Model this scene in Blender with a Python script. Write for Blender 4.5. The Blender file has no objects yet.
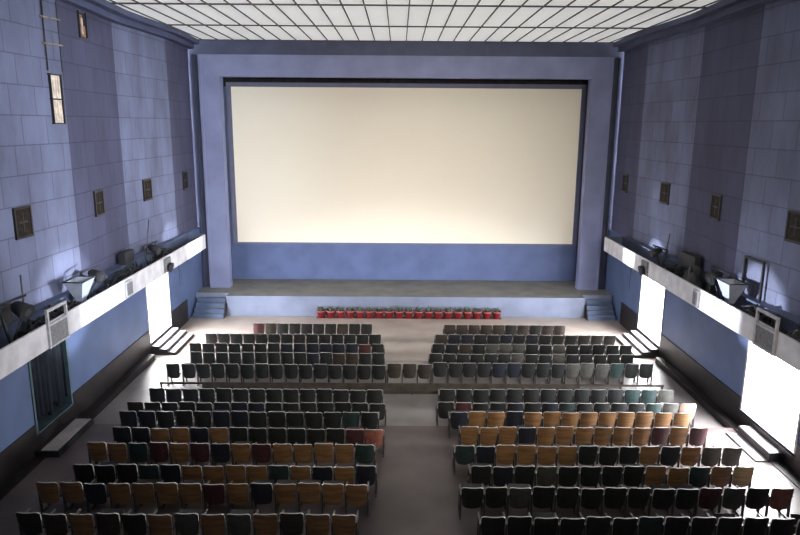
import bpy, bmesh, math, random
from mathutils import Vector, Matrix
random.seed(7)
C = bpy.context.scene.collection
S = bpy.context.scene

# ------------------------------------------------------------------ camera
CAM = (-0.302, 0.0, 9.2); YAW, PITCH, ROLL, FPX = 0.0026, 0.2134, 0.007, 661.8
cd = bpy.data.cameras.new('camera'); cam = bpy.data.objects.new('camera', cd); C.objects.link(cam)
cd.sensor_fit = 'HORIZONTAL'; cd.sensor_width = 36.0; cd.lens = 36.0 * FPX / 800; cd.clip_end = 200
F = Vector((math.sin(YAW) * math.cos(PITCH), math.cos(YAW) * math.cos(PITCH), -math.sin(PITCH)))
R = Vector((math.cos(YAW), -math.sin(YAW), 0)); U = R.cross(F)
R2 = math.cos(ROLL) * R + math.sin(ROLL) * U; U2 = -math.sin(ROLL) * R + math.cos(ROLL) * U
M = Matrix((R2, U2, -F)).transposed().to_4x4(); M.translation = Vector(CAM)
cam.matrix_world = M
S.camera = cam

# ------------------------------------------------------------------ world, lights, exposure
S.view_settings.view_transform = 'Standard'; S.view_settings.look = 'None'
S.view_settings.gamma = 1; S.view_settings.exposure = 0.0; S.view_settings.use_curve_mapping = False
w = bpy.data.worlds.new('daylight'); S.world = w; w.use_nodes = True
w.node_tree.nodes['Background'].inputs[0].default_value = (1.0, 0.985, 1.0, 1)
w.node_tree.nodes['Background'].inputs[1].default_value = 85.0
CEIL_EMIT = 0.52

def area(name, loc, target, sx, sy, power, col, spread=180, portal=False):
    l = bpy.data.lights.new(name, 'AREA'); l.shape = 'RECTANGLE'; l.size = sx; l.size_y = sy
    l.energy = power; l.color = col; l.spread = math.radians(spread)
    o = bpy.data.objects.new(name, l); C.objects.link(o); o.location = loc
    o.rotation_euler = (Vector(target) - Vector(loc)).to_track_quat('-Z', 'Y').to_euler()
    if portal: l.cycles.is_portal = True
    return o
# added fill behind the camera, brightens the screen and proscenium
area('front_fill_light', (4.5, -2.2, 11.2), (-.6, 33, 5.6), 9, 2.0, 600, (1.0, 0.90, 0.72), 50)
# added unseen fill from the right, brightens the left wall
area('left_wall_fill_light', (9.0, 3.0, 10.4), (-10, 24.5, 8.2), 3, 3, 640, (0.86, 0.92, 1.0), 40)
# the open doorways guide the sky's light in
area('doorway_portal_1', (-10.75, 26.65, 2.1), (0, 26.65, 2.1), 2.6, 3.2, 1, (1, 1, 1), 180, True)
area('doorway_portal_2', (10.75, 26.65, 2.1), (0, 26.65, 2.1), 2.6, 3.2, 1, (1, 1, 1), 180, True)
area('doorway_portal_3', (10.75, 17.55, 2.1), (0, 17.55, 2.1), 2.9, 3.2, 1, (1, 1, 1), 180, True)

# ------------------------------------------------------------------ materials
def mat(name, col, rough=0.6, spec=0.4, noise=0.0, nscale=3.0, col2=None, metallic=0.0, bump=0.0, emit=None, ecol=None):
    m = bpy.data.materials.new(name); m.use_nodes = True
    nt = m.node_tree; b = nt.nodes['Principled BSDF']
    b.inputs['Roughness'].default_value = rough; b.inputs['Specular IOR Level'].default_value = spec
    b.inputs['Metallic'].default_value = metallic
    b.inputs['Base Color'].default_value = (*col, 1)
    if noise > 0 or col2:
        tc = nt.nodes.new('ShaderNodeTexCoord'); n = nt.nodes.new('ShaderNodeTexNoise')
        n.inputs['Scale'].default_value = nscale; n.inputs['Detail'].default_value = 6
        nt.links.new(tc.outputs['Object'], n.inputs['Vector'])
        r = nt.nodes.new('ShaderNodeValToRGB')
        c2 = col2 or tuple(c * (1 - noise) for c in col)
        c1 = col if col2 else tuple(min(1, c * (1 + noise * .5)) for c in col)
        r.color_ramp.elements[0].color = (*c2, 1); r.color_ramp.elements[1].color = (*c1, 1)
        r.color_ramp.elements[0].position = .34; r.color_ramp.elements[1].position = .66
        nt.links.new(n.outputs['Fac'], r.inputs[0]); nt.links.new(r.outputs[0], b.inputs['Base Color'])
        if bump:
            bp = nt.nodes.new('ShaderNodeBump'); bp.inputs['Strength'].default_value = bump
            nt.links.new(n.outputs['Fac'], bp.inputs['Height']); nt.links.new(bp.outputs[0], b.inputs['Normal'])
    if emit:
        b.inputs['Emission Color'].default_value = (*(ecol or col), 1); b.inputs['Emission Strength'].default_value = emit
    return m

def tile_mat(name, col, grime=0.35):
    """acoustic tiles about 1.1 x 0.75 m, irregular seams and old stains"""
    m = bpy.data.materials.new(name); m.use_nodes = True
    nt = m.node_tree; b = nt.nodes['Principled BSDF']; L = nt.links.new
    b.inputs['Roughness'].default_value = .75; b.inputs['Specular IOR Level'].default_value = .25
    tc = nt.nodes.new('ShaderNodeTexCoord'); sp = nt.nodes.new('ShaderNodeSeparateXYZ'); cb = nt.nodes.new('ShaderNodeCombineXYZ')
    L(tc.outputs['Object'], sp.inputs[0]); L(sp.outputs['Y'], cb.inputs['X']); L(sp.outputs['Z'], cb.inputs['Y'])
    br = nt.nodes.new('ShaderNodeTexBrick'); L(cb.outputs[0], br.inputs['Vector'])
    br.inputs['Scale'].default_value = 1.0; br.inputs['Brick Width'].default_value = 1.12; br.inputs['Row Height'].default_value = .78
    br.inputs['Mortar Size'].default_value = .018; br.inputs['Mortar Smooth'].default_value = .25; br.inputs['Bias'].default_value = 0
    br.offset = .37; br.inputs['Color1'].default_value = (*[c * 1.07 for c in col], 1)
    br.inputs['Color2'].default_value = (*[c * .92 for c in col], 1); br.inputs['Mortar'].default_value = (*[c * .62 for c in col], 1)
    n = nt.nodes.new('ShaderNodeTexNoise'); n.inputs['Scale'].default_value = .55; n.inputs['Detail'].default_value = 9; n.inputs['Roughness'].default_value = .65
    mp = nt.nodes.new('ShaderNodeMapping'); mp.inputs['Scale'].default_value = (1, 1.6, .6)
    L(tc.outputs['Object'], mp.inputs[0]); L(mp.outputs[0], n.inputs['Vector'])
    r = nt.nodes.new('ShaderNodeValToRGB'); r.color_ramp.elements[0].position = .32; r.color_ramp.elements[1].position = .62
    g = 1 - grime; r.color_ramp.elements[0].color = (g, g * .97, g * .95, 1); r.color_ramp.elements[1].color = (1, 1, 1, 1)
    L(n.outputs['Fac'], r.inputs[0])
    mx = nt.nodes.new('ShaderNodeMix'); mx.data_type = 'RGBA'; mx.blend_type = 'MULTIPLY'; mx.inputs[0].default_value = 1
    L(br.outputs['Color'], mx.inputs[6]); L(r.outputs[0], mx.inputs[7]); L(mx.outputs[2], b.inputs['Base Color'])
    bp = nt.nodes.new('ShaderNodeBump'); bp.inputs['Strength'].default_value = .35; bp.inputs['Distance'].default_value = .03
    inv = nt.nodes.new('ShaderNodeMath'); inv.operation = 'SUBTRACT'; inv.inputs[0].default_value = 1
    L(br.outputs['Fac'], inv.inputs[1]); L(inv.outputs[0], bp.inputs['Height']); L(bp.outputs[0], b.inputs['Normal'])
    return m

MT = {}
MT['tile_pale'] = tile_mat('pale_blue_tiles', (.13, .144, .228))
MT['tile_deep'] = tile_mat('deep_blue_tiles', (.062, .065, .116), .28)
MT['blue'] = mat('blue_wall_paint', (.066, .098, .195), .55, .4, .18, .9)
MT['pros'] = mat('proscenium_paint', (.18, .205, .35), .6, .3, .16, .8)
MT['pros_dark'] = mat('proscenium_dark_band', (.065, .075, .135), .6, .3, .2, 1)  # darker paint of the outer bands, also on cornice and back wall
MT['groove'] = mat('dark_blue_pilaster', (.04, .048, .09), .6, .3, .2, 1)
MT['reveal'] = mat('black_masking', (.018, .017, .022), .8, .2, .4, 3)
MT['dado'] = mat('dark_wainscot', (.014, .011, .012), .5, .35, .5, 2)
MT['border'] = mat('screen_border_cloth', (.13, .14, .22), .7, .2, .1, 2)
MT['screenblue'] = mat('backstage_blue', (.085, .12, .26), .6, .3, .15, 1)
MT['floor'] = mat('worn_concrete', (.27, .25, .245), .45, .45, col2=(.17, .155, .155), nscale=.7, bump=.05)
MT['floor2'] = mat('worn_brown_concrete', (.135, .108, .105), .45, .45, col2=(.07, .055, .054), nscale=.6, bump=.05)
MT['floor3'] = mat('beige_front_floor', (.36, .31, .275), .45, .45, col2=(.27, .23, .205), nscale=.8, bump=.04)
MT['barrier'] = mat('dark_barrier_wood', (.05, .042, .036), .6, .3, .4, 3)
MT['stage'] = mat('stage_boards', (.235, .232, .21), .6, .3, col2=(.165, .165, .155), nscale=1.3)
MT['apron'] = mat('stage_front_paint', (.15, .18, .27), .5, .4, .18, 1.2)
MT['screen'] = mat('projection_screen_cloth', (.83, .795, .71), .9, .1, col2=(.86, .815, .72), nscale=.25)
MT['fascia'] = mat('white_fascia', (.60, .585, .61), .5, .4, .2, 2.2)
MT['frame'] = mat('pale_metal_frame', (.42, .41, .44), .5, .4, .2, 8)
MT['mesh'] = mat('grey_grille', (.17, .17, .18), .7, .3, .3, 14)
MT['black'] = mat('black_metal', (.015, .016, .02), .5, .4, .3, 8)
MT['blackcloth'] = mat('black_curtain', (.008, .011, .018), .8, .2, .3, 5)
MT['teal'] = mat('teal_sill', (.05, .085, .10), .5, .4, .25, 4)
MT['brownbox'] = mat('brown_speaker_cloth', (.022, .015, .011), .8, .2, .5, 9)
MT['boxframe'] = mat('dark_speaker_frame', (.008, .0075, .009), .5, .4)
MT['palewood'] = mat('pale_shutter_wood', (.62, .52, .44), .6, .3, .35, 6)
MT['rust'] = mat('rusty_shutter', (.32, .17, .10), .7, .2, .5, 7)
MT['tread'] = mat('pale_step_tread', (.42, .40, .40), .5, .4, .25, 3)
MT['riser'] = mat('dark_step_riser', (.022, .02, .024), .6, .3)
MT['bluestep'] = mat('blue_grey_step', (.17, .22, .32), .5, .4, .2, 3)
MT['bluestep2'] = mat('dark_blue_riser', (.07, .10, .18), .5, .4, .2, 3)
MT['pave'] = mat('outside_paving', (.7, .68, .66), .8, .2, .1, 1)
MT['red'] = mat('red_pot_glaze', (.13, .007, .010), .45, .4, .2, 5)
MT['redrim'] = mat('pale_pink_rim', (.26, .07, .07), .5, .4)
MT['soil'] = mat('dark_soil', (.03, .02, .015), .9, .1)
MT['leaf'] = mat('dusty_green_leaves', (.10, .14, .11), .6, .3, .3, 12)
MT['reflector'] = mat('pale_reflector', (.34, .37, .46), .4, .5, .2, 4)
MT['grime'] = mat('rough_concrete_edge', (.30, .24, .18), .8, .2, .5, 5)
MT['ledge_top'] = mat('blue_ledge_top', (.085, .105, .175), .6, .3, .25, 1.2)
MT['trough'] = mat('dark_trough', (.02, .022, .03), .8, .2, .3, 3)
MT['iron'] = mat('grey_cast_iron', (.05, .047, .045), .4, .5, .3, 9)
MT['arm'] = mat('worn_armrest', (.13, .12, .11), .35, .5, .3, 9)
MT['edge'] = mat('painted_light_edge', (.46, .45, .43), .4, .5, .3, 20)  # pale tone stands in for overhead light on the seat-back rims
SEATC = {
 'D': ('black', (.018, .020, .021)), 'N': ('navy', (.017, .020, .030)), 'T': ('dark teal', (.024, .042, .043)),
 'B': ('tan plywood', (.27, .145, .065)), 'M': ('maroon', (.065, .025, .030)), 'R': ('faded red', (.30, .11, .085)),
 'G': ('grey', (.065, .066, .062)), 'Y': ('yellowed beige', (.52, .40, .20)), 'P': ('beige', (.48, .33, .26)),
 'K': ('dark brown', (.045, .036, .031))}
for k, (nm, c) in SEATC.items():
    if k in 'BYPK':
        m = mat('seat_' + nm.replace(' ', '_'), c, .4, .5, col2=tuple(x * .55 for x in c), nscale=3.5)
        nt = m.node_tree; n = [x for x in nt.nodes if x.type == 'TEX_NOISE'][0]
        mp = nt.nodes.new('ShaderNodeMapping'); mp.inputs['Scale'].default_value = (.5, 1, 4.5)
        tc = [x for x in nt.nodes if x.type == 'TEX_COORD'][0]; oi = nt.nodes.new('ShaderNodeObjectInfo')
        ad = nt.nodes.new('ShaderNodeVectorMath'); sc = nt.nodes.new('ShaderNodeVectorMath'); sc.operation = 'SCALE'; sc.inputs['Scale'].default_value = 30
        cbn = nt.nodes.new('ShaderNodeCombineXYZ'); nt.links.new(oi.outputs['Random'], cbn.inputs[0]); nt.links.new(oi.outputs['Random'], cbn.inputs[2])
        nt.links.new(cbn.outputs[0], sc.inputs[0]); nt.links.new(tc.outputs['Object'], ad.inputs[0]); nt.links.new(sc.outputs[0], ad.inputs[1])
        nt.links.new(ad.outputs[0], mp.inputs[0]); nt.links.new(mp.outputs[0], n.inputs['Vector'])
    else:
        m = mat('seat_' + nm.replace(' ', '_'), c, .38, .5, .35, 8, bump=.15)
    MT['seat' + k] = m

def ceiling_mat():
    m = bpy.data.materials.new('glow_ceiling_panel'); m.use_nodes = True; nt = m.node_tree; b = nt.nodes['Principled BSDF']; L = nt.links.new
    b.inputs['Roughness'].default_value = .8; b.inputs['Specular IOR Level'].default_value = .1
    tc = nt.nodes.new('ShaderNodeTexCoord'); n = nt.nodes.new('ShaderNodeTexNoise'); n.inputs['Scale'].default_value = .8; n.inputs['Detail'].default_value = 8
    L(tc.outputs['Object'], n.inputs['Vector'])
    r = nt.nodes.new('ShaderNodeValToRGB'); r.color_ramp.elements[0].position = .3; r.color_ramp.elements[1].position = .7
    r.color_ramp.elements[0].color = (.70, .71, .68, 1); r.color_ramp.elements[1].color = (.82, .82, .80, 1)
    L(n.outputs['Fac'], r.inputs[0]); L(r.outputs[0], b.inputs['Base Color']); L(r.outputs[0], b.inputs['Emission Color'])
    b.inputs['Emission Strength'].default_value = CEIL_EMIT  # emission stands in for light falling on the ceiling
    return m
MT['ceil'] = ceiling_mat()
MT['bar'] = mat('dark_ceiling_bar', (.06, .06, .07), .6, .3)

# ------------------------------------------------------------------ helpers
class MB:
    def __init__(s): s.v = []; s.f = []; s.mi = []; s.sm = []
    def poly(s, vs, faces, mi=0, smooth=False):
        o = len(s.v); s.v += [tuple(v) for v in vs]
        for f in faces: s.f.append([o + i for i in f]); s.mi.append(mi); s.sm.append(smooth)
    def box(s, x0, x1, y0, y1, z0, z1, mi=0, top=None):
        v = [(x0, y0, z0), (x1, y0, z0), (x1, y1, z0), (x0, y1, z0), (x0, y0, z1), (x1, y0, z1), (x1, y1, z1), (x0, y1, z1)]
        s.poly(v, [(0, 3, 2, 1), (0, 1, 5, 4), (1, 2, 6, 5), (2, 3, 7, 6), (3, 0, 4, 7)], mi)
        s.poly(v[4:], [(0, 1, 2, 3)], mi if top is None else top)
    def tube(s, p0, p1, r0, r1=None, n=10, mi=0, caps=True):
        r1 = r0 if r1 is None else r1; p0, p1 = Vector(p0), Vector(p1); d = (p1 - p0).normalized()
        a = d.orthogonal().normalized(); b = d.cross(a)
        vs = [p0 + r0 * (math.cos(2 * math.pi * i / n) * a + math.sin(2 * math.pi * i / n) * b) for i in range(n)] + \
             [p1 + r1 * (math.cos(2 * math.pi * i / n) * a + math.sin(2 * math.pi * i / n) * b) for i in range(n)]
        s.poly(vs, [(i, (i + 1) % n, n + (i + 1) % n, n + i) for i in range(n)], mi, True)
        if caps: s.poly(vs, [tuple(range(n))[::-1], tuple(range(n, 2 * n))], mi)
    def lathe(s, prof, c=(0, 0, 0), n=14, mi=0):
        vs = []
        for r, z in prof: vs += [(c[0] + r * math.cos(2 * math.pi * i / n), c[1] + r * math.sin(2 * math.pi * i / n), c[2] + z) for i in range(n)]
        s.poly(vs, [(k * n + i, k * n + (i + 1) % n, (k + 1) * n + (i + 1) % n, (k + 1) * n + i) for k in range(len(prof) - 1) for i in range(n)], mi, True)
    def data(s, name, mats):
        me = bpy.data.meshes.new(name); me.from_pydata(s.v, [], s.f)
        for m in mats: me.materials.append(MT[m] if isinstance(m, str) else m)
        me.polygons.foreach_set('material_index', s.mi); me.polygons.foreach_set('use_smooth', s.sm)
        bm = bmesh.new(); bm.from_mesh(me); bmesh.ops.remove_doubles(bm, verts=bm.verts, dist=1e-5)
        bmesh.ops.recalc_face_normals(bm, faces=bm.faces); bm.to_mesh(me); bm.free(); me.update()
        return me
    def build(s, name, mats, parent=None, loc=None, kind=None):
        o = bpy.data.objects.new(name, s.data(name, mats if isinstance(mats, (list, tuple)) else [mats])); C.objects.link(o)
        if parent: o.parent = parent
        if loc: o.location = loc
        if kind: o['kind'] = kind
        return o
def bevel(o, wd=.01, seg=2):
    b = o.modifiers.new('bevel', 'BEVEL'); b.width = wd; b.segments = seg; b.limit_method = 'ANGLE'; return o
def thing(name, label, cat, loc, rz=0, group=None):
    o = bpy.data.objects.new(name, None); C.objects.link(o); o.location = loc; o.rotation_euler = (0, 0, rz); o.empty_display_size = .1
    o['label'] = label; o['category'] = cat
    if group: o['group'] = group
    return o
def tag(o, label, cat, group=None):
    o['label'] = label; o['category'] = cat
    if group: o['group'] = group
    return o
def struct(name, mb, mats): return mb.build(name, mats, kind='structure')

# ------------------------------------------------------------------ the room
XW, YP, ZC, YB, YSC = 10.28, 32.83, 13.0, -4.0, 34.6
ZP, YPL = .2, 18.72                       # the rear seating stands on a low step
m = MB(); m.box(-10.9, 10.9, YB, 35.2, -.3, 0); struct('floor', m, 'floor')
m = MB(); m.box(-XW, XW, 24.9, 31.05, 0, .01); struct('floor_front', m, 'floor3')
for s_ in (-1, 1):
    m = MB(); m.box(min(s_ * XW, s_ * 9.93), max(s_ * XW, s_ * 9.93), YB, 24.9, 0, .225); struct('trim_%d' % (7 if s_ < 0 else 8), m, 'dado')  # dark strip added at each wall foot for the shadowed floor edge
m = MB(); m.box(-XW, XW, YB, YPL, 0, ZP); struct('floor_platform', m, 'floor2')

ZIG = [(-4.0, 10.15), (-2.2, 10.15), (2.25, 10.45), (6.7, 10.15), (11.15, 10.45), (15.6, 10.42), (20.1, 10.15), (24.5, 10.42), (29.15, 10.15), (32.83, 10.36)]
ZIG = [(-4.0, 10.3), (-2.2, 10.42), (2.25, 10.15), (6.7, 10.42), (11.15, 10.15), (15.6, 10.42), (20.1, 10.15), (24.5, 10.42), (29.15, 10.15), (32.83, 10.36)]
DOORS = {-1: [(16.9, 19.0, .75), (25.35, 27.95, .5)], 1: [(16.1, 19.0, .7), (25.35, 27.95, .5)]}
ZT = 3.62
for s, side in ((-1, 'left'), (1, 'right')):
    m = MB()
    def bx(y0, y1, z0, z1, a=XW, b=10.75, mi=0): m.box(min(s * a, s * b), max(s * a, s * b), y0, y1, z0, z1, mi)
    y = YB
    for (d0, d1, zs) in DOORS[s]:
        bx(y, d0, 0, 4.1); bx(d0, d1, 0, zs); bx(d0, d1, ZT, 4.1); y = d1
    bx(y, YP + .3, 0, 4.1)
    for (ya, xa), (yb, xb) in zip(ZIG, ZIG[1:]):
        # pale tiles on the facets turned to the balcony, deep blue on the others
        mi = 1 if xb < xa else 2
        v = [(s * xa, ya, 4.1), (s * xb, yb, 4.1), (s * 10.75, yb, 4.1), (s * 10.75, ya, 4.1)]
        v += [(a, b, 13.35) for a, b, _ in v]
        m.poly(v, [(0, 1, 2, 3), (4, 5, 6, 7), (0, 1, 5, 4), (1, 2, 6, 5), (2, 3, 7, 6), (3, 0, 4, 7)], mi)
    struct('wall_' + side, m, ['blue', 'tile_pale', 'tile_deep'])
    # wainscot
    m = MB(); y = YB
    for (d0, d1, zs) in DOORS[s]:
        bx(y, d0 - .02, 0, 1.05, XW - .04, XW); y = d1 + .02
    bx(y, 30.2, 0, 1.05, XW - .04, XW)
    for (d0, d1, zs) in DOORS[s]: bx(d0 - .02, d1 + .02, 0, zs - .06, XW - .04, XW)
    struct('baseboard_' + side, m, 'dado')
    # cornice under the ceiling's edge
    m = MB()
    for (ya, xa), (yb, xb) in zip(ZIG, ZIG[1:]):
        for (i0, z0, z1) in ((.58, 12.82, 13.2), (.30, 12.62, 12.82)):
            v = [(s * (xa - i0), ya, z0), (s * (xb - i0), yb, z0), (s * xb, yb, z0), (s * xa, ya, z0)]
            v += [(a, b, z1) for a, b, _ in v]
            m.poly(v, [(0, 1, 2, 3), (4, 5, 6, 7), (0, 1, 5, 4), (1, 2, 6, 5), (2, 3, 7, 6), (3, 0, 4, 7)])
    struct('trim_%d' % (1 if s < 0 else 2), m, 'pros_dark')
    # side ledge: blue shelf against the wall, a dark trough and a white fascia board
    YE = 29.9
    m = MB()
    bx(YB, YE, 3.62, 4.27, 9.95, 10.3, 0)
    bx(YB, YE, 3.62, 3.72, 9.2, 9.95, 1)
    struct('trim_%d' % (3 if s < 0 else 4), m, ['ledge_top', 'trough'])
    m = MB(); bx(YB, YE, 3.58, 4.22, 9.14, 9.2, 0); bx(YE, YE + .06, 3.58, 4.22, 9.2, 10.28, 1)
    o = struct('trim_%d' % (5 if s < 0 else 6), m, ['fascia', 'ledge_top'])
    # door linings
    for k, (d0, d1, zs) in enumerate(DOORS[s]):
        m = MB()
        bx(d0, d0 + .09, zs, ZT, XW - .03, 10.76); bx(d1 - .09, d1, zs, ZT, XW - .03, 10.76); bx(d0, d1, ZT - .09, ZT, XW - .03, 10.76)
        bx(d0 + .02, d1 - .02, zs, zs + .03, XW - .05, 10.8)
        struct('door_%d' % (k + (1 if s < 0 else 3)), m, 'frame' if not (s < 0 and k == 0) else 'teal')

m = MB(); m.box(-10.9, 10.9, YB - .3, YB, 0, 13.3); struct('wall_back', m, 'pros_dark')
# outside ground in front of the open doors
for s in (-1, 1):
    m = MB(); m.box(min(s * 10.76, s * 22), max(s * 10.76, s * 22), 8, 36, .2, .48); struct('ground', m, 'pave')
# the dark vestibule behind the curtained door
m = MB(); m.box(-12.2, -12.1, 16.6, 19.3, .3, 3.8); m.box(-12.1, -10.76, 16.6, 16.7, .3, 3.8); m.box(-12.1, -10.76, 19.2, 19.3, .3, 3.8); m.box(-12.2, -10.76, 16.6, 19.3, 3.8, 3.9)
struct('wall_vestibule', m, 'blackcloth')

# ceiling: white panels between dark bars
m = MB(); m.box(-10.7, 10.7, YB, YP + .5, ZC + .02, ZC + .3, 0)
NP = 28; HW = 10.28
for i in range(NP + 1):
    x = -HW + 2 * HW * i / NP; m.box(x - .022, x + .022, YB, YP, ZC - .02, ZC + .019, 1)
for k in range(8):
    y = 32.60 - 4.8 * k; m.box(-HW, HW, y - .05, y + .05, ZC - .025, ZC + .019, 1)
struct('ceiling', m, ['ceil', 'bar'])

# proscenium and the recess with the screen
m = MB()
def fr(y0, y1, xo, xi, zo, zi, zb, mi):      # a three-sided portal
    m.box(-xo, -xi, y0, y1, zb, zo, mi); m.box(xi, xo, y0, y1, zb, zo, mi); m.box(-xi, xi, y0, y1, zi, zo, mi)
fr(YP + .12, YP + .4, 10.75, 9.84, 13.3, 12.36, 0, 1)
for q in (-1, 1):
    for xa_, xb_, ya_ in ((9.86, 9.98, .02), (10.12, 10.2, -.02)): m.box(min(q * xa_, q * xb_), max(q * xa_, q * xb_), YP + ya_, YP + .12, 0, 12.36, 4)
    m.box(min(q * 9.86, q * 10.3), max(q * 9.86, q * 10.3), YP + .09, YP + .125, 0, 12.36, 4)
fr(YP - .12, YP + .4, 9.86, 8.85, 12.36, 11.36, 0, 0)
fr(YP - .16, YP - .1, 9.86, 9.74, 12.36, 12.24, 1.0, 0)
fr(YP + .4, 35.0, 9.6, 9.2, 12.0, 11.45, 0, 2); m.box(-10.9, 10.9, 35.0, 35.2, 0, 13.4, 1); m.box(-10.9, -9.6, YP + .3, 35.0, 0, 13.3, 1); m.box(9.6, 10.9, YP + .3, 35.0, 0, 13.3, 1)
m.box(-9.6, 9.6, YSC + .12, 35.0, 10.9, 12, 2)
m.box(-9.6, 9.6, YSC + .1, 35.0, 0, 11.0, 3)
struct('wall_front', m, ['pros', 'pros_dark', 'reveal', 'screenblue', 'groove'])
k = (YSC) / 33.83
t = thing('cinema_screen', 'huge blank cream projection screen with slate border filling the stage opening', 'screen', (0, YSC, 1.0))
x0, x1, z0, z1 = -8.62 * k, 8.72 * k, 9.2 + (3.17 - 9.2) * k - 1, 9.2 + (10.95 - 9.2) * k - 1
m = MB(); m.box(x0, x1, 0, .04, z0, z1); m.build('screen_cloth', 'screen', t)
m = MB(); b = .24
m.box(x0 - b, x0, -.04, .08, z0 - .08, z1 + b * .9); m.box(x1, x1 + b, -.04, .08, z0 - .08, z1 + b * .9)
m.box(x0, x1, -.04, .08, z1, z1 + b * .9); m.box(x0, x1, -.03, .08, z0 - .08, z0)
m.build('border', 'border', t)

# stage and its end steps
m = MB(); m.box(-8.62, 8.78, 31.08, 35.0, 0, 1.0, 0, 1); m.box(-10.28, -8.62, 31.65, 35.0, 0, 1.0, 0, 1); m.box(8.78, 10.28, 31.65, 35.0, 0, 1.0, 0, 1)
m.box(-8.64, 8.8, 31.05, 31.15, .93, 1.01, 0)
struct('floor_stage', m, ['apron', 'stage'])
for s, xa, xb, lab in ((-1, -10.2, -8.66, 'blue-grey steps climbing to the stage at its left end'), (1, 8.82, 10.2, 'blue-grey steps climbing to the stage at its right end')):
    t = thing('stage_steps', lab, 'steps', ((xa + xb) / 2, 30.6, 0), 0, 'steps at the stage ends'); h = (xb - xa) / 2 - .03
    for i in range(4):
        m = MB(); m.box(-h, h, .26 * i, 1.05, .2 * i, .2 * (i + 1), 1, 0); m.build('step', ['bluestep', 'bluestep2'], t)
    m = MB(); xs = h if s < 0 else -h - .03
    v = [(xs, -.08, 0), (xs, .47, 0), (xs, .47, .85)]; v2 = [(x + .03, y, z) for x, y, z in v]
    m.poly(v + v2, [(0, 1, 2), (5, 4, 3), (0, 1, 4, 3), (1, 2, 5, 4), (2, 0, 3, 5)]); m.build('shaded_cheek', 'riser', t)  # dark triangle put in for the cheek's shadow beside the steps

# steps below the doors
def door_steps(s, y0, y1, n, depth, ztop, zf, lab):
    t = thing('door_steps', lab, 'steps', (s * XW, (y0 + y1) / 2, zf), 0, 'steps below the side doors'); h = (y1 - y0) / 2
    rise = (ztop - zf) / (n + 1) if n > 1 else .22
    for i in range(n):
        a, b = XW - .05 - (i + 1) * depth / n, XW - .045
        z1 = rise * (n - i)
        m = MB(); xa, xb = sorted((s * (a - XW), s * (b - XW)))
        zb = 0 if i == n - 1 else rise * (n - i - 1)
        m.box(xa, xb, -h, h, rise * (n - i - 1), z1, 1)
        xa2, xb2 = sorted((s * (a - XW + .04), s * (b - XW)))
        m.box(xa2, xb2, -h + .02, h - .02, z1, z1 + .012, 0)
        m.build('step', ['tread', 'riser'], t)
    return t
door_steps(-1, 25.4, 27.9, 3, .95, .5, 0, 'pale treads with dark risers below the glowing far door beside the left wall')
door_steps(1, 25.4, 27.9, 3, .95, .5, 0, 'pale treads with dark risers below the far glowing door, right wall')
door_steps(1, 16.6, 18.3, 2, .7, .7, ZP if False else 0, 'pale treads below the large glowing doorway nearest the balcony, right wall')
t = thing('door_steps', 'low dark-edged step below the black curtained doorway', 'steps', (-XW, 17.9, ZP), 0, 'steps below the side doors')
m = MB(); m.box(.045, .72, -1.25, .85, 0, .17, 1); m.box(.2, .66, -1.2, .8, .17, .182, 0); m.build('step', ['tread', 'riser'], t)

# curtain in the dark door
m = MB(); vs = []; n = 44; y0, y1 = 17.0, 18.9
for i in range(n + 1):
    y = y0 + (y1 - y0) * i / n; x = -10.40 + .05 * math.sin(i * 1.15) + .015 * math.sin(i * 2.9)
    zb = 1.0 + (.16 * math.sin(i * .5) if i > 20 else .03)
    for dx in (0, .012): vs += [(x + dx, y, zb), (x + dx, y, 3.5)]
fs = []
for i in range(n):
    a = 4 * i; b = a + 4; fs += [(a, b, b + 1, a + 1), (a + 2, a + 3, b + 3, b + 2), (a, a + 2, b + 2, b), (a + 1, b + 1, b + 3, a + 3)]
m.poly(vs, fs, 0, True); t = m.build('door_curtain', 'blackcloth'); tag(t, 'black curtain hanging in the unlit doorway of the left wall', 'curtain')

for s, side in ((-1, 'left'), (1, 'right')):
    t = thing('wall_slot', 'narrow dark upright slot in the blue wall between the %s far door and the stage' % side, 'vent', (s * XW, 29.5, 1.9))
    m = MB(); x0_, x1_ = sorted((0, -s * .03)); m.box(x0_, x1_, -.12, .12, 0, .95); m.build('panel', 'bluestep2', t)
    m = MB(); x0_, x1_ = sorted((-s * .0, -s * .045)); m.box(x0_, x1_, -.15, -.12, -.03, .98); m.box(x0_, x1_, .12, .15, -.03, .98); m.box(x0_, x1_, -.12, .12, .95, .98); m.build('frame', 'blue', t)

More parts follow.
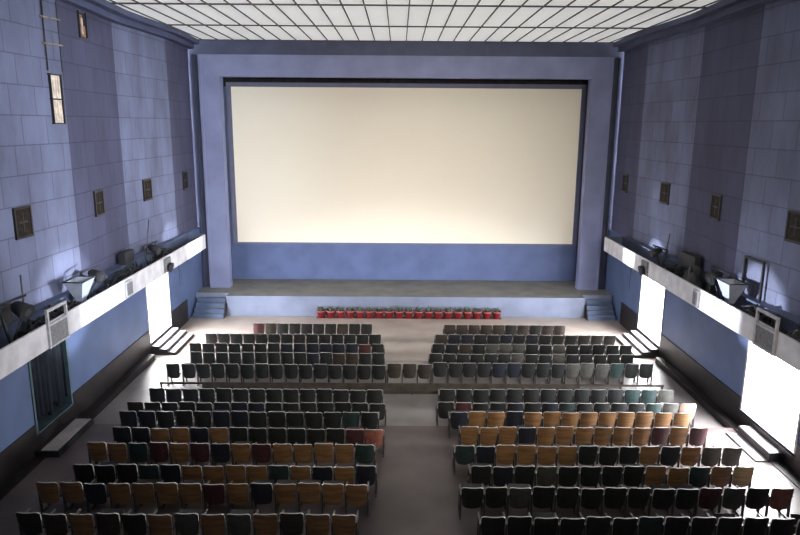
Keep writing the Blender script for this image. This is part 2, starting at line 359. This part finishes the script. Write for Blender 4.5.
# ------------------------------------------------------------------ wall speakers
ORD = ['first', 'second', 'third', 'fourth', 'fifth', 'sixth', 'seventh', 'eighth', 'ninth', 'tenth', 'eleventh', 'twelfth', 'thirteenth', 'fourteenth', 'fifteenth']
def xwall(y):
    for (ya, xa), (yb, xb) in zip(ZIG, ZIG[1:]):
        if ya <= y <= yb: return xa + (xb - xa) * (y - ya) / (yb - ya), math.atan2(xb - xa, yb - ya)
for s, side in ((-1, 'left'), (1, 'right')):
    for i, y in enumerate((30.9, 26.35, 21.9, 17.46)):
        x, a = xwall(y); t = thing('wall_speaker', 'square brown speaker grille on the %s wall, %s from the screen' % (side, ORD[i]), 'speaker', (s * x, y, 6.58), -s * a, 'speakers on the side walls')
        m = MB(); q = -s
        def bb(a0, a1, *r): m.box(min(q * a0, q * a1), max(q * a0, q * a1), *r)
        bb(-.002, .06, -.37, -.31, -.42, .42); bb(-.002, .06, .31, .37, -.42, .42); bb(-.002, .06, -.31, .31, -.42, -.36); bb(-.002, .06, -.31, .31, .36, .42)
        m.build('frame', 'boxframe', t)
        m = MB(); bb(-.002, .035, -.31, .31, -.36, .36); m.build('grille', 'brownbox', t)
        m = MB(); bb(.035, .045, -.2, .2, -.02, .02); bb(.035, .045, -.02, .02, -.25, .25); m.build('crossbar', 'boxframe', t)

# hatches and pipe work high on the left wall
x, a = xwall(19.65)
t = thing('wall_hatch', 'pale wooden double shutter high on the left wall below a pipe frame', 'hatch', (-x, 19.62, 9.83), a)
m = MB(); m.box(-.005, .07, -.28, -.25, -.70, .70); m.box(-.005, .07, .25, .30, -.70, .70)
for z in (-.70, -.02, .66): m.box(-.005, .06, -.30, .32, z, z + .04)
m.build('frame', 'boxframe', t)
for z0, z1 in ((-.66, -.02), (.02, .66)):
    m = MB(); m.box(-.005, .035, -.245, .24, z0, z1)
    for yy in (-.15, .0, .12): m.box(.035, .05, yy, yy + .05, z0 + .03, z1 - .03)
    m.build('shutter', 'palewood', t)
t = thing('pipe_frame', 'thin dark pipe ladder on the left wall above the wooden shutter', 'pipes', (-x, 19.62, 10.6), a)
m = MB(); m.tube((.07, -.36, 0), (.07, -.36, 1.95), .022); m.tube((.07, .36, 0), (.07, .36, 1.95), .012); m.build('upright', 'black', t)
for z in (.72, 1.42):
    m = MB(); m.tube((.07, -.5, z), (.07, .5, z + .03), .026); m.tube((0, -.36, z), (.07, -.36, z), .02); m.build('rung', 'grime', t)
x, a = xwall(21.85)
t = thing('wall_hatch', 'small dark opening with broken rusty shutter high on the left wall', 'hatch', (-x, 21.85, 12.15), a)
m = MB(); m.box(-.005, .02, -.26, .26, -.36, .36); m.build('opening', 'reveal', t)
m = MB(); m.box(-.005, .06, -.30, -.25, -.40, .40); m.box(-.005, .06, .25, .30, -.40, .40); m.box(-.005, .06, -.25, .25, -.4, -.35); m.build('frame', 'boxframe', t)
m = MB(); m.box(.02, .06, -.24, .1, -.35, -.02); m.box(.02, .05, -.22, -.05, -.02, .3); m.build('shutter', 'rust', t)
m = MB(); m.box(.06, .075, -.18, -.09, -.28, .2); m.build('slat', 'palewood', t)

# ------------------------------------------------------------------ things on the ledges
def aimed(name, src, dst, power, ang, col, blend=.5):
    l = bpy.data.lights.new(name, 'SPOT'); l.energy = power; l.spot_size = math.radians(ang); l.spot_blend = blend; l.color = col; l.shadow_soft_size = .12
    o = bpy.data.objects.new(name, l); C.objects.link(o); o.location = src
    o.rotation_euler = (Vector(dst) - Vector(src)).to_track_quat('-Z', 'Y').to_euler(); return o
def floodlight(s, y, label, aim=None, big=1.0, lean=.3, bowl=False):
    """stage flood on a crooked post in the trough, its pale bowl turned across the hall"""
    t = thing('floodlight', label, 'floodlight', (s * 9.6, y, 3.72), 0, 'floodlights on the side ledges'); q = -s
    m = MB(); m.box(-.22, .22, -.3, .3, 0, .08); m.build('base', 'black', t)
    m = MB(); m.tube((0, 0, .08), (s * .15, -.1, 1.1 * big), .035); m.tube((s * .15, -.1, 1.1 * big), (q * .12, .6, 1.18 * big), .03); m.tube((0, .1, .3), (0, .75, .95), .025); m.build('post', 'black', t)
    m = MB(); c = Vector((q * .12, .45, .86 * big)); d = Vector((q * .8, -.25, -lean)).normalized()
    m.tube(c - d * .25, c + d * .12, .14 * big, .2 * big, 14); m.tube(c - d * .35, c - d * .25, .07, .14 * big, 12); m.build('lamp_housing', 'black', t)
    if bowl:                                     # pale tapering square reflector, wide side up
        m = MB(); cx, cy = q * .02, -.55; h0, h1, z0, z1 = .12, .40, .35, 1.0
        v = [(cx - h0 * .6, cy - h0, z0), (cx + h0 * .6, cy - h0, z0), (cx + h0 * .6, cy + h0, z0), (cx - h0 * .6, cy + h0, z0), (cx - h1 * .7, cy - h1, z1), (cx + h1 * .7, cy - h1, z1), (cx + h1 * .7, cy + h1, z1), (cx - h1 * .7, cy + h1, z1)]
        m.poly(v, [(0, 1, 5, 4), (1, 2, 6, 5), (2, 3, 7, 6), (3, 0, 4, 7), (3, 2, 1, 0)]); h = m.build('reflector', 'reflector', t)
        sd = h.modifiers.new('wall', 'SOLIDIFY'); sd.thickness = .012
        m = MB()
        for i in range(4): m.tube(v[4 + i], v[4 + (i + 1) % 4], .022, n=6)
        m.tube((s * .15, -.1, 1.05), (cx, cy + h1, z1), .025); m.build('rim', 'black', t)
    m = MB(); m.tube(c + d * .12, c + d * .135, .10, .10, 14); m.build('lens', lensm, t)
    if aim:  # spots added to brighten patches of the opposite fascia and wall
        aimed('added_wall_spot', Vector((s * 9.6, y, 3.72)) + c + d * .5, (aim[0][0] * 1.13, aim[0][1] + (.6 if s > 0 else .0), 5.5), 7000 if s > 0 else 5000, 13, COOL, 1.0)
        aimed('added_fascia_spot', Vector((s * 9.6, y, 3.72)) + c + d * .5, aim[0], aim[1], aim[2], aim[3])
    return t
lensm = mat('lamp_glass', (.03, .03, .035), .3, .5, emit=.02, ecol=(.9, .95, 1))
COOL = (.88, .93, 1.0)
FL = floodlight
FL(-1, 19.3, 'arched-post floodlight on the left ledge between the wooden shutter and the fascia', ((9.17, 18.8, 3.95), 40000, 9, COOL), 1.0, bowl=True)
FL(-1, 24.2, 'black floodlight on the left ledge beside the lit far doorway', ((9.17, 26.6, 3.95), 40000, 5, COOL), .9)
FL(-1, 15.2, 'bulky dark floodlight on the left ledge nearest the balcony', None, 1.1)
FL(1, 19.6, 'floodlight with pale bowl on the right ledge above the bright fascia', ((-9.17, 19.3, 3.95), 26000, 11, COOL), 1.0, bowl=True)
FL(1, 24.4, 'small floodlight on the right ledge above the far doorway', ((-9.17, 28.2, 3.95), 26000, 7, COOL), .85)
def tarp(s, y0, y1, label, seed, top=.75):
    """crumpled black sheeting heaped in the trough and over the ledge"""
    rnd = random.Random(seed); n = int((y1 - y0) * 5); k = 9; prof = [0, .55, .8, 1, .92, .8, .85, .8, .62]; xs = [9.26, 9.3, 9.42, 9.55, 9.7, 9.85, 9.97, 10.04, 10.09]
    vs = []
    for i in range(n + 1):
        e = min(1, i / 2, (n - i) / 2); hh = top * (.75 + .35 * math.sin(i * .7 + seed) * math.sin(i * .23)) * max(.25, e)
        for j in range(k):
            z = max(hh * prof[j] * rnd.uniform(.75, 1.2), 0) + 3.74; z = max(z, 4.30) if xs[j] > 9.9 else z
            vs.append((s * (xs[j] - 9.6), y0 + (y1 - y0) * i / n - (y0 + y1) / 2 + rnd.uniform(-.05, .05), (z if j else 3.74) - 3.72))
    m = MB(); m.poly(vs, [(i * k + j, i * k + j + 1, (i + 1) * k + j + 1, (i + 1) * k + j) for i in range(n) for j in range(k - 1)])
    o = m.build('tarpaulin', 'black', loc=(s * 9.6, (y0 + y1) / 2, 3.72)); sd = o.modifiers.new('thick', 'SOLIDIFY'); sd.thickness = .012
    tag(o, label, 'tarpaulin', 'black sheeting on the side ledges')
tarp(-1, 9.5, 14.4, 'crumpled black sheeting at the near end of the left ledge', 3, .8)
tarp(1, 20.7, 22.3, 'crumpled black sheeting on the right ledge beside the black case', 5, .85)
tarp(1, 10, 16.2, 'crumpled black sheeting at the near end of the right ledge', 8, .7)
# clutter
def clutter(s, y, ln, label, seed):
    rnd = random.Random(seed); t = thing('cable_heap', label, 'cables', (s * 9.62, y, 3.72), 0, 'heaps of old cable on the side ledges')
    m = MB()
    for i in range(9):
        pts = [Vector((rnd.uniform(-.25, .25), -ln / 2 + ln * j / 7 + rnd.uniform(-.15, .15), rnd.uniform(.05, .62 if 0 < j < 7 else .1))) for j in range(8)]
        for a, b in zip(pts, pts[1:]): m.tube(a, b, .03, n=6)
    m.build('cable', 'black', t)
    m = MB()
    for i in range(4):
        y0 = -ln / 2 + ln * i / 4; m.box(-.26, .26, y0 + .05, y0 + ln / 4 - .1, 0, .25 + .1 * rnd.random())
    m.build('ballast_box', 'black', t)
clutter(-1, 17.2, 2.6, 'black cable heap on the left ledge behind the raised frame', 1)
clutter(-1, 21.9, 3.2, 'black cable heap on the left ledge between two floodlights', 2)
clutter(-1, 25.8, 1.6, 'short black cable heap on the left ledge over the far door', 3)
clutter(1, 17.4, 1.9, 'black cable heap on the right ledge behind the raised frame', 4)
clutter(1, 23.2, 1.5, 'short black cable heap on the right ledge between two floodlights', 5)
# speaker cabinet / projector boxes standing on the ledges
def cab(s, y, w_, d_, h_, label, m1='black', rz=.04):
    t = thing('equipment_case', label, 'case', (s * 10.06, y, 4.27), rz, 'equipment cases on the side ledges')
    m = MB(); m.box(-d_ / 2, d_ / 2, -w_ / 2, w_ / 2, 0, h_); bevel(m.build('body', m1, t), .02)
    m = MB(); m.tube((0, -w_ * .2, h_ - .004), (0, -w_ * .2, h_ + .06), .012, n=6); m.tube((0, w_ * .2, h_ - .004), (0, w_ * .2, h_ + .06), .012, n=6); m.tube((0, -w_ * .2, h_ + .06), (0, w_ * .2, h_ + .06), .012, n=6); m.build('handle', 'iron', t)
cab(-1, 23.3, .9, .24, .42, 'black case on the left ledge under the second wall speaker')
cab(1, 23.0, 1.1, .24, .5, 'black case on the right ledge under the wall speakers')
cab(-1, 15.6, .8, .24, .5, 'black case at the near end of the left ledge')
# antenna-like poles
def pole(s, y, h, lean, label):
    t = thing('ledge_pole', label, 'pole', (s * 9.9, y, 4.27), 0, 'thin poles on the side ledges'); 
    m = MB(); m.tube((-s * -.06, 0, 0), (-s * -.06, lean, h), .022); m.build('shaft', 'iron', t)
    m = MB(); m.box(-.02 + s * .06, .12 + s * .06, -.15, .15, 0, .04); m.build('foot', 'black', t)
pole(-1, 24.9, 1.25, .5, 'thin leaning pole on the left ledge over the far door')
pole(-1, 16.5, 1.1, 0, 'upright pole on the left ledge near the balcony')
pole(1, 25.0, .95, -.3, 'thin leaning pole on the right ledge over the far door')
# empty square frame leaning on the right wall
t = thing('wall_frame', 'dark empty rectangular frame standing on the right ledge against the wall', 'frame', (10.12, 18.95, 4.27))
m = MB(); m.box(-.03, .03, -.55, -.48, 0, 1.15); m.box(-.03, .03, .48, .55, 0, 1.15); m.box(-.03, .03, -.48, .48, 1.08, 1.15); m.build('rail', 'black', t)
# raised frames on the fascia
for s, y, lab in ((-1, 16.45, 'grey grilled panel with raised metal frame on the left fascia above the dark doorway'), (1, 16.2, 'grey grilled panel with raised metal frame on the right fascia above the near doorway')):
    t = thing('fascia_vent', lab, 'vent', (s * 9.14, y, 3.58), 0, 'framed panels on the fascias'); q = -s
    m = MB()
    def bb(a0, a1, *r): m.box(min(q * a0, q * a1), max(q * a0, q * a1), *r)
    bb(-.005, .06, -.5, -.43, 0, 1.0); bb(-.005, .06, .43, .5, 0, 1.0); bb(-.005, .06, -.43, .43, .93, 1.0); bb(-.005, .06, -.43, .43, .56, .62); bb(-.005, .06, -.43, .43, 0, .05)
    m.build('frame', 'frame', t)
    m = MB(); bb(-.005, .03, -.43, .43, .05, .56); m.build('grille', 'mesh', t)
for s, y, wd, lab, m1 in ((-1, 21.0, .55, 'small grey vent box on the left fascia', 'mesh'), (-1, 24.7, .6, 'dark round fitting on the left fascia beside the lit doorway', 'black'), (1, 24.7, .6, 'dark round fitting on the right fascia over the far doorway', 'black'), (1, 20.2, .4, 'dark vent box on the right fascia beside the bright patch', 'mesh')):
    t = thing('fascia_fitting', lab, 'fitting', (s * 9.14, y, 3.6), 0, 'fittings on the fascias'); q = -s
    m = MB(); x0, x1 = sorted((q * -.005, q * .07)); m.box(x0, x1, -wd / 2, wd / 2, .03, .56); m.build('plate', 'frame' if m1 == 'mesh' else 'mesh', t)
    m = MB()
    if m1 == 'mesh':
        x0, x1 = sorted((q * .065, q * .09)); m.box(x0, x1, -wd / 2 + .07, wd / 2 - .07, .1, .49)
    else: m.tube((q * .06, 0, .22), (q * .2, 0, .18), .17, .2, 14)
    m.build('grille' if m1 == 'mesh' else 'lamp_head', m1, t)

# ------------------------------------------------------------------ red pots with plants at the stage foot
def pot_parts():
    a = MB(); a.lathe([(.001, 0), (.11, 0), (.125, .02), (.165, .34), (.175, .36)], n=16)
    b = MB(); b.lathe([(.165, .335), (.19, .34), (.195, .41), (.165, .415), (.16, .37)], n=16)
    c = MB(); c.lathe([(.001, .375), (.155, .372)], n=14)
    return a.data('pot', ['red']), b.data('rim', ['redrim']), c.data('soil', ['soil'])
PA, PB_, PC = pot_parts()
def leaves(seed):
    r = random.Random(seed); m = MB()
    for i in range(26):
        a = r.uniform(0, 6.28); rr = r.uniform(.02, .10); h = r.uniform(.12, .30); out = r.uniform(.03, .13); wd = r.uniform(.02, .035)
        p0 = Vector((rr * math.cos(a), rr * math.sin(a), .37)); p2 = p0 + Vector((out * math.cos(a), out * math.sin(a), h)); p1 = (p0 + p2) / 2 + Vector((0, 0, .05))
        t_ = Vector((-math.sin(a), math.cos(a), 0)) * wd
        m.poly([p0, p1 - t_, p1 + t_, p2, p1 + Vector((0, 0, .012))], [(0, 1, 4), (0, 4, 2), (1, 3, 4), (4, 3, 2)], 0, True)
    return m.data('foliage', ['leaf'])
LV = [leaves(i) for i in range(4)]
for i in range(19):
    x = -4.02 + i * .472
    nm = ('middle' if i == 9 else ORD[i] if i < 9 else ORD[18 - i]); endn = '' if i == 9 else (' from left end' if i < 9 else ' from right end')
    t = thing('potted_plant', 'red pot with small green plant below the stage, %s%s' % (nm, endn), 'plant', (x, 30.82, .022), random.uniform(0, 6), 'red potted plants along the stage foot'); t.scale = (1.18, 1.18, .88)
    for me, n in ((PA, 'pot'), (PB_, 'rim'), (PC, 'soil'), (LV[i % 4], 'foliage')):
        o = bpy.data.objects.new(n, me); C.objects.link(o); o.parent = t
m = MB(); m.box(-4.25, 4.70, 30.72, 31.0, 0, .022); 
t = m.build('red_floor_strip', mat('red_floor_paint', (.14, .04, .035), .7, .2, .3, 4)); tag(t, 'thin red strip on the floor below the row of red pots', 'strip')
t.location.z = 0.0

# ------------------------------------------------------------------ cinema seats
PW = .54
def backrest_mesh(k):
    """curved tapering ply or vinyl back with rounded corners; slot 1 = pale rim, ceiling light painted in"""
    nx, nz, w2, h, th = 10, 5, .245, .58, .036; m = MB(); z0 = .29
    def pt(i, j, side):
        u = -1 + 2 * i / nx; v = j / nz
        wv = w2 * (.86 + .14 * min(1, v * 1.6))
        cz = h * v
        if v == 1: cz -= .045 * max(0, (abs(u) - .72) / .28) ** 2
        if v == 0: cz += .05 * max(0, (abs(u) - .6) / .4) ** 2
        x = u * wv; y = -.20 * (cz / h) * .5 + .05 * (u * u) + (th if side else 0)
        return (x, -.16 + y, z0 + cz)
    vs = [pt(i, j, s) for s in (0, 1) for j in range(nz + 1) for i in range(nx + 1)]
    o = (nx + 1) * (nz + 1); F0 = []; E = []
    for j in range(nz):
        for i in range(nx):
            a = j * (nx + 1) + i; F0 += [(a, a + 1, a + nx + 2, a + nx + 1), (o + a, o + a + nx + 1, o + a + nx + 2, o + a + 1)]
    for i in range(nx):
        a = nz * (nx + 1) + i; E.append((a, a + 1, o + a + 1, o + a)); E.append((i, o + i, o + i + 1, i + 1))
    for j in range(nz):
        a = j * (nx + 1); b = a + nx; E.append((a, a + nx + 1, o + a + nx + 1, o + a)); E.append((b, o + b, o + b + nx + 1, b + nx + 1))
    m.poly(vs, F0, 0, False); m.poly(vs, E, 1)
    return m.data('backrest', ['seat' + k, 'edge'])
def seat_mesh(k, up):
    m = MB(); nx = 6; vs = []; th = .05
    for s in (0, 1):
        for j in range(5):
            for i in range(nx + 1):
                u = -1 + 2 * i / nx; v = j / 4; x = u * .225; d = v * .40; z = -.02 * (1 - u * u) + (th if s else 0) - (.03 * (v == 1))
                vs.append((x, d, z))
    o = 5 * (nx + 1); fs = []
    for j in range(4):
        for i in range(nx):
            a = j * (nx + 1) + i; fs += [(a, a + nx + 1, a + nx + 2, a + 1), (o + a, o + a + 1, o + a + nx + 2, o + a + nx + 1)]
    for i in range(nx):
        a = 4 * (nx + 1) + i; fs += [(a, o + a, o + a + 1, a + 1), (i, i + 1, o + i + 1, o + i)]
    for j in range(4):
        a = j * (nx + 1); b = a + nx; fs += [(a, o + a, o + a + nx + 1, a + nx + 1), (b, b + nx + 1, o + b + nx + 1, o + b)]
    ang = math.radians(62 if up else 3); ca, sa = math.cos(ang), math.sin(ang)
    vs = [(x, -.06 + d * ca - z * sa, .40 + d * sa + z * ca) for x, d, z in vs]
    m.poly(vs, fs); return m.data('seat', ['seat' + k])
def frame_mesh(x):
    m = MB()
    m.box(x - .02, x + .02, -.10, -.04, .0, .60); m.box(x - .02, x + .02, .22, .27, 0, .60); m.box(x - .018, x + .018, -.04, .22, .30, .36)
    m.box(x - .02, x + .02, -.16, .33, 0, .03); return m
def arm_mesh(x):
    m = MB(); m.box(x - .02, x + .02, -.14, .32, .60, .635); return m
BK = {k: backrest_mesh(k) for k in SEATC}; ST = {(k, u): seat_mesh(k, u) for k in SEATC for u in (0, 1)}
FRM = {-1: frame_mesh(-PW / 2 + .02).data('side_frame', ['iron']), 1: frame_mesh(PW / 2 - .02).data('side_frame', ['iron'])}
ARM = {-1: arm_mesh(-PW / 2 + .02).data('armrest', ['arm']), 1: arm_mesh(PW / 2 - .02).data('armrest', ['arm'])}
def seat(x, y, z, p, k, label, group, end=False, rz=0.0):
    t = thing('cinema_chair', label, 'seat', (x, y, z), rz, group); t.scale = (p / PW, 1, 1)
    up = random.random() < .25
    parts = [('backrest', BK[k]), ('seat', ST[(k if k in 'DNTMKG' else 'K', 1 if up else 0)]), ('side_frame', FRM[-1]), ('armrest', ARM[-1])]
    if end: parts += [('side_frame', FRM[1]), ('armrest', ARM[1])]
    for n, me in parts:
        o = bpy.data.objects.new(n, me); C.objects.link(o); o.parent = t
        if n == 'backrest': o.rotation_euler = (random.uniform(-.03, .03), 0, 0)
    return t
# x of the row's left end, its y at the back tops, x of the right end, seat colours
L = [(-6.50, 27.05, -1.38, 'MKDDDDDKDD'), (-8.13, 25.6, -.97, 'D' * 14), (-8.41, 24.4, -.82, 'DDDDDDDNNNNNNMD'), (-8.06, 23.35, -.79, 'DDDDDDDDDNDKKDD'),
     (-8.51, 22.15, -.71, 'DDDDDDDDDDDDDDD'), (-8.31, 19.9, -.77, 'D' * 14), (-8.59, 18.85, -.65, 'DDDDDDNNDDDDDDD'), (-8.56, 18.2, -.85, 'NNDDDNNDDDDDTD'),
     (-8.31, 17.1, -.67, 'NNBBNBDDDDDDMR'), (-8.61, 16.2, -.89, 'BBTMBMNBMBBBBT'), (-8.42, 15.05, -.81, 'DDDTNBBBBTBNBN'), (-8.88, 14.2, -.98, 'BBNBBBBMBNBBBB'), (-8.65, 12.95, -1.17, 'DKBKDBGBGBKBB')]
Rr = [(1.65, 27.0, 6.87, 'KKKKKDKDKK'), (1.20, 25.65, 8.59, 'KNNDDNDNDDDDDD'), (1.02, 24.47, 8.84, 'DDKDGGGDDGDDDDD'), (.86, 23.36, 8.52, 'DDDDDDGDDGDDDDD'),
      (.95, 22.4, 8.91, 'DDDDNNDDDGGGTDD'), (1.03, 20.0, 8.67, 'DDDDDDDDDDDTTG'), (.92, 18.95, 8.93, 'DMDDNDNTDDDDTGP'), (1.25, 18.28, 8.47, 'NBBNBBBBBBBBB'),
      (1.48, 17.28, 8.52, 'BBBNBBBBBBMBM'), (1.23, 16.16, 8.92, 'TNBBBBDDDBNBGG'), (1.53, 15.08, 8.69, 'DNDGDDDDBBTBY'), (1.20, 14.1, 9.11, 'DDGDDDDDDDMGDR'), (1.52, 12.9, 9.02, 'DDDDDDTDDDDDD')]
far = MB(); farmats = ['seat' + k for k in SEATC] + ['edge', 'iron', 'arm']; fidx = {n: i for i, n in enumerate(farmats)}
def add_far(me, x, y, z, sx):
    o = len(far.v); far.v += [(v.co.x * sx + x, v.co.y + y, v.co.z + z) for v in me.vertices]
    names = [n for n in me.materials]
    for p in me.polygons:
        far.f.append([o + i for i in p.vertices]); far.mi.append(fidx[[kk for kk in farmats if MT[kk] == names[p.material_index]][0]]); far.sm.append(False)
for side, rows in (('left', L), ('right', Rr)):
    for r, (xa, yb, xb, cs) in enumerate(rows):
        zf = 0
        if r >= 7:
            f_ = (9.2 - .85 - ZP) / (9.2 - .85); zf = ZP; yb *= f_; xa = -.302 + (xa + .302) * f_; xb = -.302 + (xb + .302) * f_
        yb += .24; n = len(cs); p = (xb - xa) / n
        for i, k in enumerate(cs):
            x = xa + p * (i + .5); y = yb + random.uniform(-.015, .015)
            if r == 4 and fa == 1: x += -.03 if side == 'left' else .03
            fa = (n - i) if side == 'left' else i + 1
            if r < 2:
                for me in (BK[k], ST[(k, 1)], FRM[-1], ARM[-1]): add_far(me, x, y, zf, p / PW)
                continue
            seat(x, y, zf, p, k, '%s seat in %s block, %s row from the stage, %s from centre aisle' % (SEATC[k][0], side, ORD[r], ORD[fa - 1]),
                 'cinema seats, %s block, %s row' % (side, ORD[r]), end=(i == n - 1), rz=random.uniform(-.02, .02))
o = far.build('cinema_seat_rows', farmats, kind='stuff'); tag(o, 'dark cinema seats of the two farthest rows before the stage', 'seats')
# low rail behind the fifth row
t = thing('low_barrier', 'low dark rail running across the hall behind the fifth row of seats', 'barrier', (.2, 21.6, 0))
for z in (.10, .34):
    m = MB(); m.box(-8.75, 8.75, -.03, .03, z, z + .06); m.build('rail', 'barrier', t)
for i in range(13):
    x = -8.7 + 17.4 * i / 12; m = MB(); m.box(x - .03, x + .03, -.028, .028, 0, .4); m.build('post', 'barrier', t)
for i in range(2, 11):
    x = -8.7 + 17.4 * i / 12; m = MB(); m.box(x - 1.42, x - .03, -.015, .015, .02, .10) if i > 1 else None; m.box(x - 1.42, x - .03, -.015, .015, .16, .34); m.build('board', 'barrier', t)
# three brown seats across the aisle in the fifth row
for i, lb in enumerate(('beside the left block', 'middle one of three', 'beside the right block')):
    seat(-.42 + .54 * i, 22.5, 0, .53, 'K', 'brown seat across the centre aisle in fifth row, ' + lb, 'brown seats across the centre aisle', end=(i == 2))
